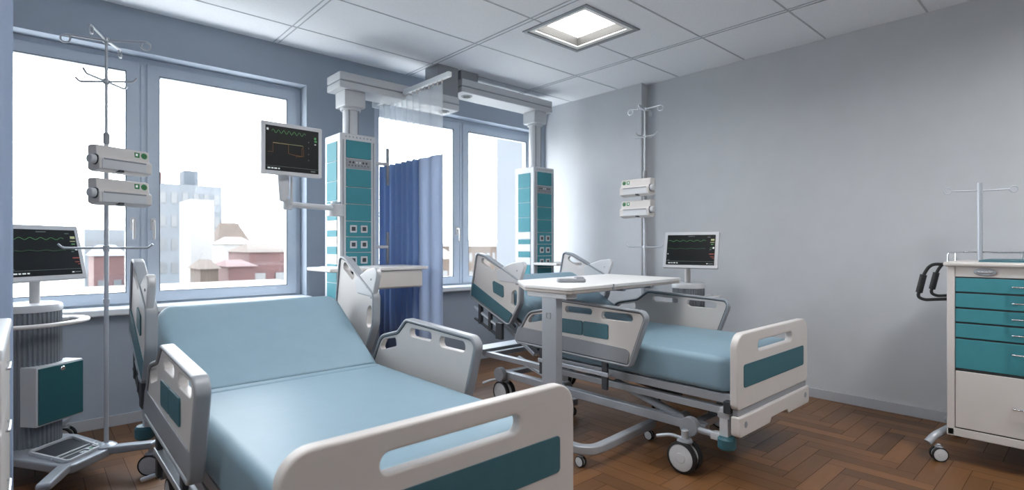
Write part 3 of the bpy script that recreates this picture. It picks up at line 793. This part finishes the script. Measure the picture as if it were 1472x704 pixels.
        b.prism(roundpoly([(-.05, .19, .02), (.03, .19, .02), (.03, -.04, .02), (.0, -.09, .02), (-.03, -.07, .02)], 4), [], -.02, .03, M['lt'], X @ XZ, .006)
        b.cyl((.05, .0, -.10), (.05, 0, .10), .009, M['lt'], X); b.obj('monitor_bracket', ao)
        X = T_ @ Matrix.Translation((1.232, 3.455, 1.741)) @ Matrix.Rotation(R(3), 4, 'Z')
        monitor(root, .385, .325, X, 'waves')
    else:
        b = B(); b.box(x0-.0, y0-.30, .945, x1+.12, y0+.01, .970, M['white'], .008, T_); b.obj('pendant_shelf', root)
    return root
pendant(1.658, 3.694, 1.958, 2.292, (1.665, 2.74), (2.53, 2.74), .42, 'ceiling supply pendant nearest the left window, holding a black monitor on an arm', True)
pendant(3.62, 3.694, 1.905, 2.468, (2.77, 3.90), (2.77, 2.96), .42, 'ceiling supply pendant in the far corner behind the far bed', False)

# ------------------------------------------------------------------ curtains
def drape(bld, pts_xy, z0, z1, m, thick=.003):
    t = bmesh.new(); lo = [t.verts.new((x, y, z0)) for x, y in pts_xy]; mid = [[t.verts.new((x, y, z0+(z1-z0)*k/6)) for x, y in pts_xy] for k in range(1, 7)]
    rows = [lo] + mid
    for a_, b_ in zip(rows, rows[1:]):
        for k in range(len(pts_xy)-1): t.faces.new((a_[k], a_[k+1], b_[k+1], b_[k]))
    bld.merge(t, m)
def solid(o, th):
    md = o.modifiers.new('thickness', 'SOLIDIFY'); md.thickness = th; md.offset = 0
def folds(along0, along1, amp, n, ph=0, jitter=.25):
    out = []; N = n*14
    rnd = [random.uniform(1-jitter, 1+jitter) for _ in range(n+2)]
    for k in range(N+1):
        f = k/N; q = f*n; a_ = rnd[int(q)]
        out.append((along0+(along1-along0)*f, amp*a_*math.sin(2*PI*q+ph)))
    return out
CX = 2.205
r = empty('privacy_curtain', 'blue privacy curtain with white net top, hanging between the two beds', 'curtain', (CX, 3.6, 0))
Tm = Matrix.Translation((-CX, -3.6, 0))
pts = [(CX+v-CX, u-3.6) for u, v in folds(3.50, 4.10, .026, 7)]
b = B(); drape(b, pts, .28, 1.80, M['blue']); o = b.obj('curtain_panel', r, ang=80); solid(o, .004)
b = B(); drape(b, pts, 1.801, 2.31, M['mesh']); o = b.obj('curtain_net', r, ang=80)
ep = [(.010*math.sin(k*.8), 3.19-3.6+.325*k/16) for k in range(17)]
b = B(); drape(b, ep, .28, 1.80, M['blue_backlit']); o = b.obj('curtain_edge_panel', r, ang=80); solid(o, .003)
b = B(); drape(b, ep, 1.801, 2.31, M['mesh']); o = b.obj('curtain_net_edge', r, ang=80)
b = B(); 
for k in range(16):
    y = -.40+k*.057; b.cyl((0, y, 2.305), (0, y, 2.335), .006, M['white'], None, 10)
b.obj('curtain_gliders', r)
b = B(); b.box(CX-.016, 3.10, 2.335, CX+.016, WY, 2.372, M['sill'], .005); b.box(CX-.05, WY-.02, 2.31, CX+.05, WY, 2.395, M['sill'], .006)
tag(b.obj('curtain_rail'), 'white straight curtain rail holding the blue privacy curtain, fixed to window wall', 'curtain rail')

r = empty('side_curtain', 'grey blue curtain at the left edge, hanging before the monitor trolley', 'curtain', (-.5, 2.3, 0))
pts = folds(-.46, .455, .03, 10, .6)
b = B(); drape(b, pts, .10, H-.035, M['leftcur']); o = b.obj('curtain_panel', r, ang=80); solid(o, .005)
b = B(); b.box(-.50, -.016, H-.036, .47, .016, H, M['sill'], .004); b.obj('curtain_track', r)

# ------------------------------------------------------------------ overbed table
def overbed():
    c = (2.70, 2.21)
    root = empty('overbed_table', 'white overbed table on one grey column, standing across the far bed', 'table', (c[0], c[1], 0))
    T_ = Matrix.Translation((-c[0], -c[1], 0))
    top = roundpoly([(2.085, 1.86, .03), (3.31, 1.93, .04), (3.335, 2.58, .04), (2.31, 2.51, .06), (2.08, 2.20, .05)], 6)
    b = B(); b.prism(top, [], .897, .916, M['wood'], T_, .004); b.prism(inset(top, .004), [], .880, .897, M['woodedge'], T_, .003)
    to = b.obj('tabletop', root)
    b = B(); b.box(2.478, 1.878, .882, 2.488, 1.90, .9165, M['rim'], .001, T_); b.obj('tabletop_joint', to)
    b = B(); b.box(2.10, 1.90, .850, 2.19, 2.20, .882, M['lt'], .006, T_); b.box(2.15, 2.03, .856, 3.10, 2.10, .880, M['paintmetal'], .004, T_)
    for x in (2.72, 3.02): b.box(x, 1.99, .853, x+.03, 2.38, .88, M['paintmetal'], .004, T_)
    b.obj('tabletop_support', root)
    b = B(); b.box(2.108, 1.98, .10, 2.158, 2.09, .852, M['paintmetal'], .005, T_); b.box(2.104, 1.976, .10, 2.162, 2.094, .32, M['paintmetal'], .004, T_)
    co = b.obj('column', root)
    b = B(); b.prism(rrect(2.02, .735, 2.057, .77, .004), [rrect(2.026, .741, 2.051, .764, .003)], 2.1055, 2.110, M['rim'], T_ @ YZ, .001); b.obj('height_badge', co)
    b = B(); path = fillet([(2.72, 1.78, .09), (2.09, 1.74, .09), (2.09, 2.36, .09), (2.72, 2.38, .09)], .12, 8)
    t = bmesh.new(); rings = []
    for i, p in enumerate(path):
        q0 = Vector(path[max(0, i-1)]); q1 = Vector(path[min(len(path)-1, i+1)]); tv = (q1-q0).normalized(); nv = Vector((-tv.y, tv.x, 0))
        rings.append([t.verts.new(Vector(p) + nv*u + Vector((0, 0, v))) for u, v in rrect(-.025, -.022, .025, .022, .008, 3)])
    for p, q in zip(rings, rings[1:]):
        for k in range(len(p)): t.faces.new((p[k], p[(k+1) % len(p)], q[(k+1) % len(p)], q[k]))
    t.faces.new(rings[0]); t.faces.new(rings[-1][::-1]); b.merge(t, M['paintmetal'], T_)
    b.box(2.07, 1.965, .075, 2.20, 2.105, .112, M['paintmetal'], .006, T_)
    b.obj('table_base', root)
    for x, y in ((2.69, 1.78), (2.10, 1.80), (2.09, 2.32), (2.69, 2.38)): castor(root, x-c[0], y-c[1], .028, twin=True, ztop=.075)
    return root
overbed()
# flat grey device lying on the table
r = empty('flat_device', 'small flat grey handset box lying on the overbed table top', 'medical device', (2.42, 2.15, .9165), R(-42))
b = B(); b.prism(rrect(-.085, -.045, .085, .045, .02), [], 0, .022, M['grey'], XY, .006); b.obj('device_body', r)
b = B(); b.prism(rrect(-.075, -.036, .03, .036, .01), [], .021, .025, M['lt'], XY, .001); b.obj('device_top_plate', r)
b = B(); b.lathe([(0, .034), (.02, .033), (.030, .028), (.032, .018), (0, .018)], M['grey'], Matrix.Translation((.048, 0, 0)), 24); b.obj('device_hump', r)

# ------------------------------------------------------------------ medicine cart
def cart():
    x0, x1, y0, y1 = 3.60, 4.12, -.06, .553
    root = empty('medicine_cart', 'white and teal medicine cart with drawers at the right edge', 'medical cart', ((x0+x1)/2, (y0+y1)/2, 0))
    T_ = Matrix.Translation((-(x0+x1)/2, -(y0+y1)/2, 0))
    b = B(); b.box(x0+.012, y0, .145, x1, y1, 1.028, M['lt'], .006, T_)
    for y in (y0, y1-.034): b.box(x0-.004, y, .14, x0+.03, y+.034, 1.03, M['white'], .006, T_)
    b.box(x0+.004, y0+.03, .18, x0+.014, y1-.03, .98, M['dark'], 0, T_); b.box(x0-.004, y0, .14, x0+.03, y1, .182, M['white'], .005, T_); b.box(x0, y0+.034, .975, x0+.02, y1-.034, 1.03, M['white'], .002, T_)
    bo = b.obj('cart_body', root)
    b = B(); b.box(x0-.02, y0-.012, 1.028, x1+.01, y1+.014, 1.052, M['white'], .009, T_); b.prism(rrect(x0+.04, y0+.03, x1-.04, y1-.12, .02), [], 1.05, 1.062, M['teal'], T_, .003); b.obj('cart_top', root)
    b = B(); yc = .40
    b.lathe([(0, 0), (.034, 0), (.036, .004), (.030, .008), (0, .008)], M['rim'], T_ @ Matrix.Translation((x0-.001, yc, 1.002)) @ Matrix.Diagonal((1, 1.25, .55, 1)) @ Matrix.Rotation(-PI/2, 4, 'Y'), 24)
    b.box(x0-.012, yc-.03, .997, x0-.006, yc+.03, 1.006, M['chrome'], .002, T_); b.obj('drawer_lock_handle', bo)
    zs = [.968, .888, .807, .731, .650, .489]
    ya, yb = y0+.036, y1-.036
    for k in range(5):
        b = B(); b.box(x0-.004, ya+.003, zs[k+1]+.009, x0+.016, yb, zs[k], M['tealp'], .003, T_); d = b.obj('drawer', root)
        h = B(); zc = (zs[k]+zs[k+1])/2+.004 if k < 4 else .60
        yh = .253
        h.tube([(x0-.004, yh+.045, zc), (x0-.028, yh+.045, zc), (x0-.028, yh-.045, zc), (x0-.004, yh-.045, zc)], .0045, M['chrome'], T_, rnd=.01); h.obj('drawer_handle', d)
    b = B(); b.box(x0-.004, ya, .188, x0+.016, yb, .483, M['white'], .003, T_); d = b.obj('lower_drawer', root)
    h = B(); h.tube([(x0-.004, .295, .335), (x0-.028, .295, .335), (x0-.028, .205, .335), (x0-.004, .205, .335)], .0045, M['chrome'], T_, rnd=.01); h.obj('drawer_handle', d)
    # guard rail
    b = B(); zr = 1.098
    b.tube([(x0+.03, y1-.0, 1.05), (x0+.03, y1-.0, zr), (x1-.03, y1-.0, zr), (x1-.03, y0+.02, zr), (x1-.03, y0+.02, 1.05)], .0045, M['chrome'], T_, rnd=.015)
    for x, y in ((x0+.25, y1), (x1-.03, .3)): b.cyl((x, y, 1.05), (x, y, zr), .004, M['chrome'], T_, 10)
    b.obj('guard_rail', root)
    # push handles
    for x in (3.69, 4.03):
        b = B(); b.tube([(x, y1-.005, 1.035), (x, .635, 1.035), (x, .665, .985), (x, .695, .85), (x, .665, .835), (x, y1-.005, .85)], .0085, M['rubber'], T_, rnd=.03)
        b.tube([(x, .668, .975), (x, .689, .875)], .0165, M['rubber'], T_); b.box(x-.02, y1-.004, .83, x+.02, y1+.012, .88, M['dark'], .003, T_); b.obj('push_handle', root)
    # legs and castors
    for x, y, s in ((3.56, .615, 1), (4.10, .615, 1), (3.56, -.10, -1), (4.10, -.10, -1)):
        b = B(); yi = y1-.06 if s > 0 else y0+.06
        xm = x0+.14 if x < 3.8 else x1-.10
        b.tube([(xm, yi-.03*s, .155), (xm-.01*(1 if x < 3.8 else -1), yi+.04*s, .165), (x+.03*(1 if x < 3.8 else -1), y-.01*s, .12), (x, y+.012*s, .085)], .019, M['paintmetal'], T_, rnd=.08); b.obj('cart_leg', root)
        c = castor(root, x-(x0+x1)/2, y-.035*s-(y0+y1)/2, .038, ztop=.09, axis=R(35))
    # drip pole on the back
    b = B(); xq, yq = 4.06, .474
    b.cyl((xq, yq, 1.04), (xq, yq, 1.50), .0125, M['steel'], T_, 16); po = b.obj('cart_drip_pole', root)
    b = B(); 
    dv = Vector((.35, -.937, 0))
    for s in (-1, 1):
        e = Vector((xq, yq, 1.452)) + dv*.13*s + Vector((0, 0, .004))
        b.tube([(xq, yq, 1.452), tuple(e)], .0035, M['steel'], T_); 
        b.tube([tuple(e + dv*s*.018*(1-math.cos(q)) + Vector((0, 0, -.018*math.sin(q)))) for q in [2*PI*i/16 for i in range(16)]], .003, M['steel'], T_, res=2)
    b.obj('pole_hook_cross', po)
cart()

# white drawer cabinet at the left edge
def cabinet():
    x0, x1, y0, y1 = -.57, -.045, 1.42, 1.99
    root = empty('drawer_cabinet', 'white drawer cabinet cut off by the left edge of the photo', 'cabinet', ((x0+x1)/2, (y0+y1)/2, 0))
    T_ = Matrix.Translation((-(x0+x1)/2, -(y0+y1)/2, 0))
    b = B(); b.box(x0, y0, .08, x1-.012, y1, .915, M['lt'], .006, T_)
    for x in (x0+.05, x1-.06):
        for y in (y0+.06, y1-.06): b.cyl((x, y, 0), (x, y, .09), .02, M['dark'], T_)
    b.obj('cabinet_body', root)
    b = B(); b.box(x0-.01, y0-.01, .915, x1+.006, y1+.006, .942, M['sill'], .008, T_); b.obj('cabinet_top', root)
    zs = [.91, .77, .63, .45, .09]
    for k in range(4):
        b = B(); b.box(x1-.014, y0+.012, zs[k+1]+.005, x1+.002, y1-.012, zs[k], M['white'], .004, T_); d = b.obj('drawer', root)
        h = B(); zc = zs[k]-.05; h.tube([(x1, 1.75, zc), (x1+.008, 1.75, zc), (x1+.008, 1.66, zc), (x1, 1.66, zc)], .003, M['chrome'], T_, rnd=.004); h.obj('drawer_handle', d)
cabinet()

# ------------------------------------------------------------------ city outside
GZ = -14.
def building(name, x0, y0, x1, y1, z1, m, label, roof=None, wins=None, group='buildings outside the windows', GZ=GZ):
    cx, cy = (x0+x1)/2, (y0+y1)/2
    root = empty(name, label, 'building', (cx, cy, GZ), 0, group)
    hx, hy, hh = (x1-x0)/2, (y1-y0)/2, z1-GZ
    b = B(); b.box(-hx, -hy, 0, hx, hy, hh, m, 0); wo = b.obj('building_walls', root)
    if roof:
        b = B(); rh, ov = roof[1], .12
        t = bmesh.new(); v = [t.verts.new(p) for p in ((-hx-ov, -hy-ov, hh), (hx+ov, -hy-ov, hh), (hx+ov, hy+ov, hh), (-hx-ov, hy+ov, hh), (-hx*.6, 0, hh+rh), (hx*.6, 0, hh+rh))]
        for f in ((0, 1, 5, 4), (2, 3, 4, 5), (1, 2, 5), (3, 0, 4), (3, 2, 1, 0)): t.faces.new([v[i] for i in f])
        b.merge(t, roof[0]); b.obj('building_roof', root)
    if wins:
        nx, nz = wins
        for j in range(nz):
            b = B(); zc = hh-1.8-j*3.0
            if zc < 2: break
            for i in range(nx):
                xx = -hx + (i+.5)*2*hx/nx; b.box(xx-.25*2*hx/nx, -hy-.06, zc-.7, xx+.25*2*hx/nx, -hy+.05, zc+.7, M['win'], 0)
            b.obj('window_row', wo)
    return root
ot = building('office_tower', 11.8, 80, 19.2, 90, 9.0, M['fac1'], 'pale blue office tower seen through the left window', wins=(6, 4))
b = B(); b.box(-.6, -4, 23, 1.1, -1, 25.0, M['fac4'], .05); b.box(-3.2, -3, 23, -2.9, -2.7, 24.6, M['roof'], 0); b.obj('rooftop_block', ot)
building('apartment_tower', 8.9, 46, 10.5, 50, 4.6, M['fac2'], 'narrow white tower block standing before the pale blue office tower')
building('brown_roofed_house', 14.1, 60, 17.0, 64, 1.5, M['roofb'], 'brown roofed house right of the office tower', (M['roofb'], 2.0), (2, 2))
building('cream_house', 9.7, 40, 11.6, 43, 1.2, M['fac2'], 'cream white house below the brown roofed house', (M['fac3'], .5), (3, 2))
building('red_fronted_house', 8.5, 30, 10.6, 34, .75, M['roof'], 'red fronted house at lower right of the left window', (M['roofb'], .5), (2, 2))
building('low_red_house', 7.0, 28, 8.2, 31, .1, M['roof'], 'lower red house left of the red fronted house', (M['roof'], .3))
building('small_brown_house', 5.4, 26, 6.1, 28, .1, M['roofb'], 'small brown house below the narrow white tower', (M['roofb'], .4))
building('pump_side_house', 2.06, 30, 3.2, 33, .65, M['roof'], 'small red house seen beside the drip pole of the left window', (M['fac1'], .5), (2, 2))
building('grey_terrace', 3.6, 62, 6.6, 68, 2.6, M['fac1'], 'low grey terrace beyond the small red house', None, (4, 3))
building('cream_terrace', .4, 23, 8.3, 25.4, -.42, M['fac3'], 'low cream flat roofed terrace along the sill of left window', None, (9, 2))
building('tan_house', 27.5, 42, 31.0, 48, -.2, M['roofb'], 'brown house seen beside the curtain through the far window', (M['fac3'], 1.4), (3, 3))
building('distant_row', 52, 70, 62, 78, .9, M['roofb'], 'distant red brown row of houses through the far window', (M['fac3'], 1.2), (8, 3))
building('white_wing', 6.0, 4.7, 12.0, 7.05, 9.0, M['fac1'], 'tall pale facade filling the right pane of the far window')
b = B(); b.box(-200, 12, GZ-.2, 300, 400, GZ, M['ground'], 0); struct(b.obj('ground_outside'))

# ------------------------------------------------------------------ light
w = bpy.data.worlds.new('World'); bpy.context.scene.world = w; w.use_nodes = True
nt = w.node_tree; bg = nt.nodes['Background']
tcn = nt.nodes.new('ShaderNodeTexCoord'); sp = nt.nodes.new('ShaderNodeSeparateXYZ'); rp = nt.nodes.new('ShaderNodeValToRGB')
nt.links.new(tcn.outputs['Generated'], sp.inputs[0]); nt.links.new(sp.outputs['Z'], rp.inputs['Fac']); nt.links.new(rp.outputs['Color'], bg.inputs['Color'])
rp.color_ramp.elements[0].color = (1, .99, .97, 1); rp.color_ramp.elements[1].color = (.88, .94, 1, 1); rp.color_ramp.elements[1].position = .7
SKY = 12.5
bg.inputs['Strength'].default_value = SKY
for n_, (x0, x1) in enumerate((W1, W2)):
    L = bpy.data.lights.new('window_portal', 'AREA'); L.shape = 'RECTANGLE'; L.size = x1-x0; L.size_y = ZT-ZS
    L.cycles.is_portal = True
    o = bpy.data.objects.new('window_portal', L); C.objects.link(o); o.location = ((x0+x1)/2, WY+T+.02, (ZS+ZT)/2); o.rotation_euler = (-PI/2, 0, 0)

# ------------------------------------------------------------------ camera
cam = bpy.data.cameras.new('Camera'); co = bpy.data.objects.new('Camera', cam); C.objects.link(co)
cam.sensor_width = 36; cam.lens = 766*36/1472; cam.clip_start = .02; cam.clip_end = 600
co.location = (0, 0, 1.14); co.rotation_euler = (PI/2, 0, -R(47.95-0) if False else -math.atan2(.6698, .7425))
sc_ = bpy.context.scene
sc_.camera = co
cam.dof.use_dof = True; cam.dof.focus_distance = 2.6; cam.dof.aperture_fstop = 2.4
sc_.view_settings.view_transform = 'Standard'; sc_.view_settings.look = 'None'; sc_.view_settings.gamma = 1; sc_.view_settings.exposure = 0.02
sc_.view_settings.use_curve_mapping = False
sc_.cycles.max_bounces = 10; sc_.cycles.diffuse_bounces = 6; sc_.cycles.transparent_max_bounces = 16
sc_.cycles.use_denoising = True
sc_.cycles.sample_clamp_indirect = 6
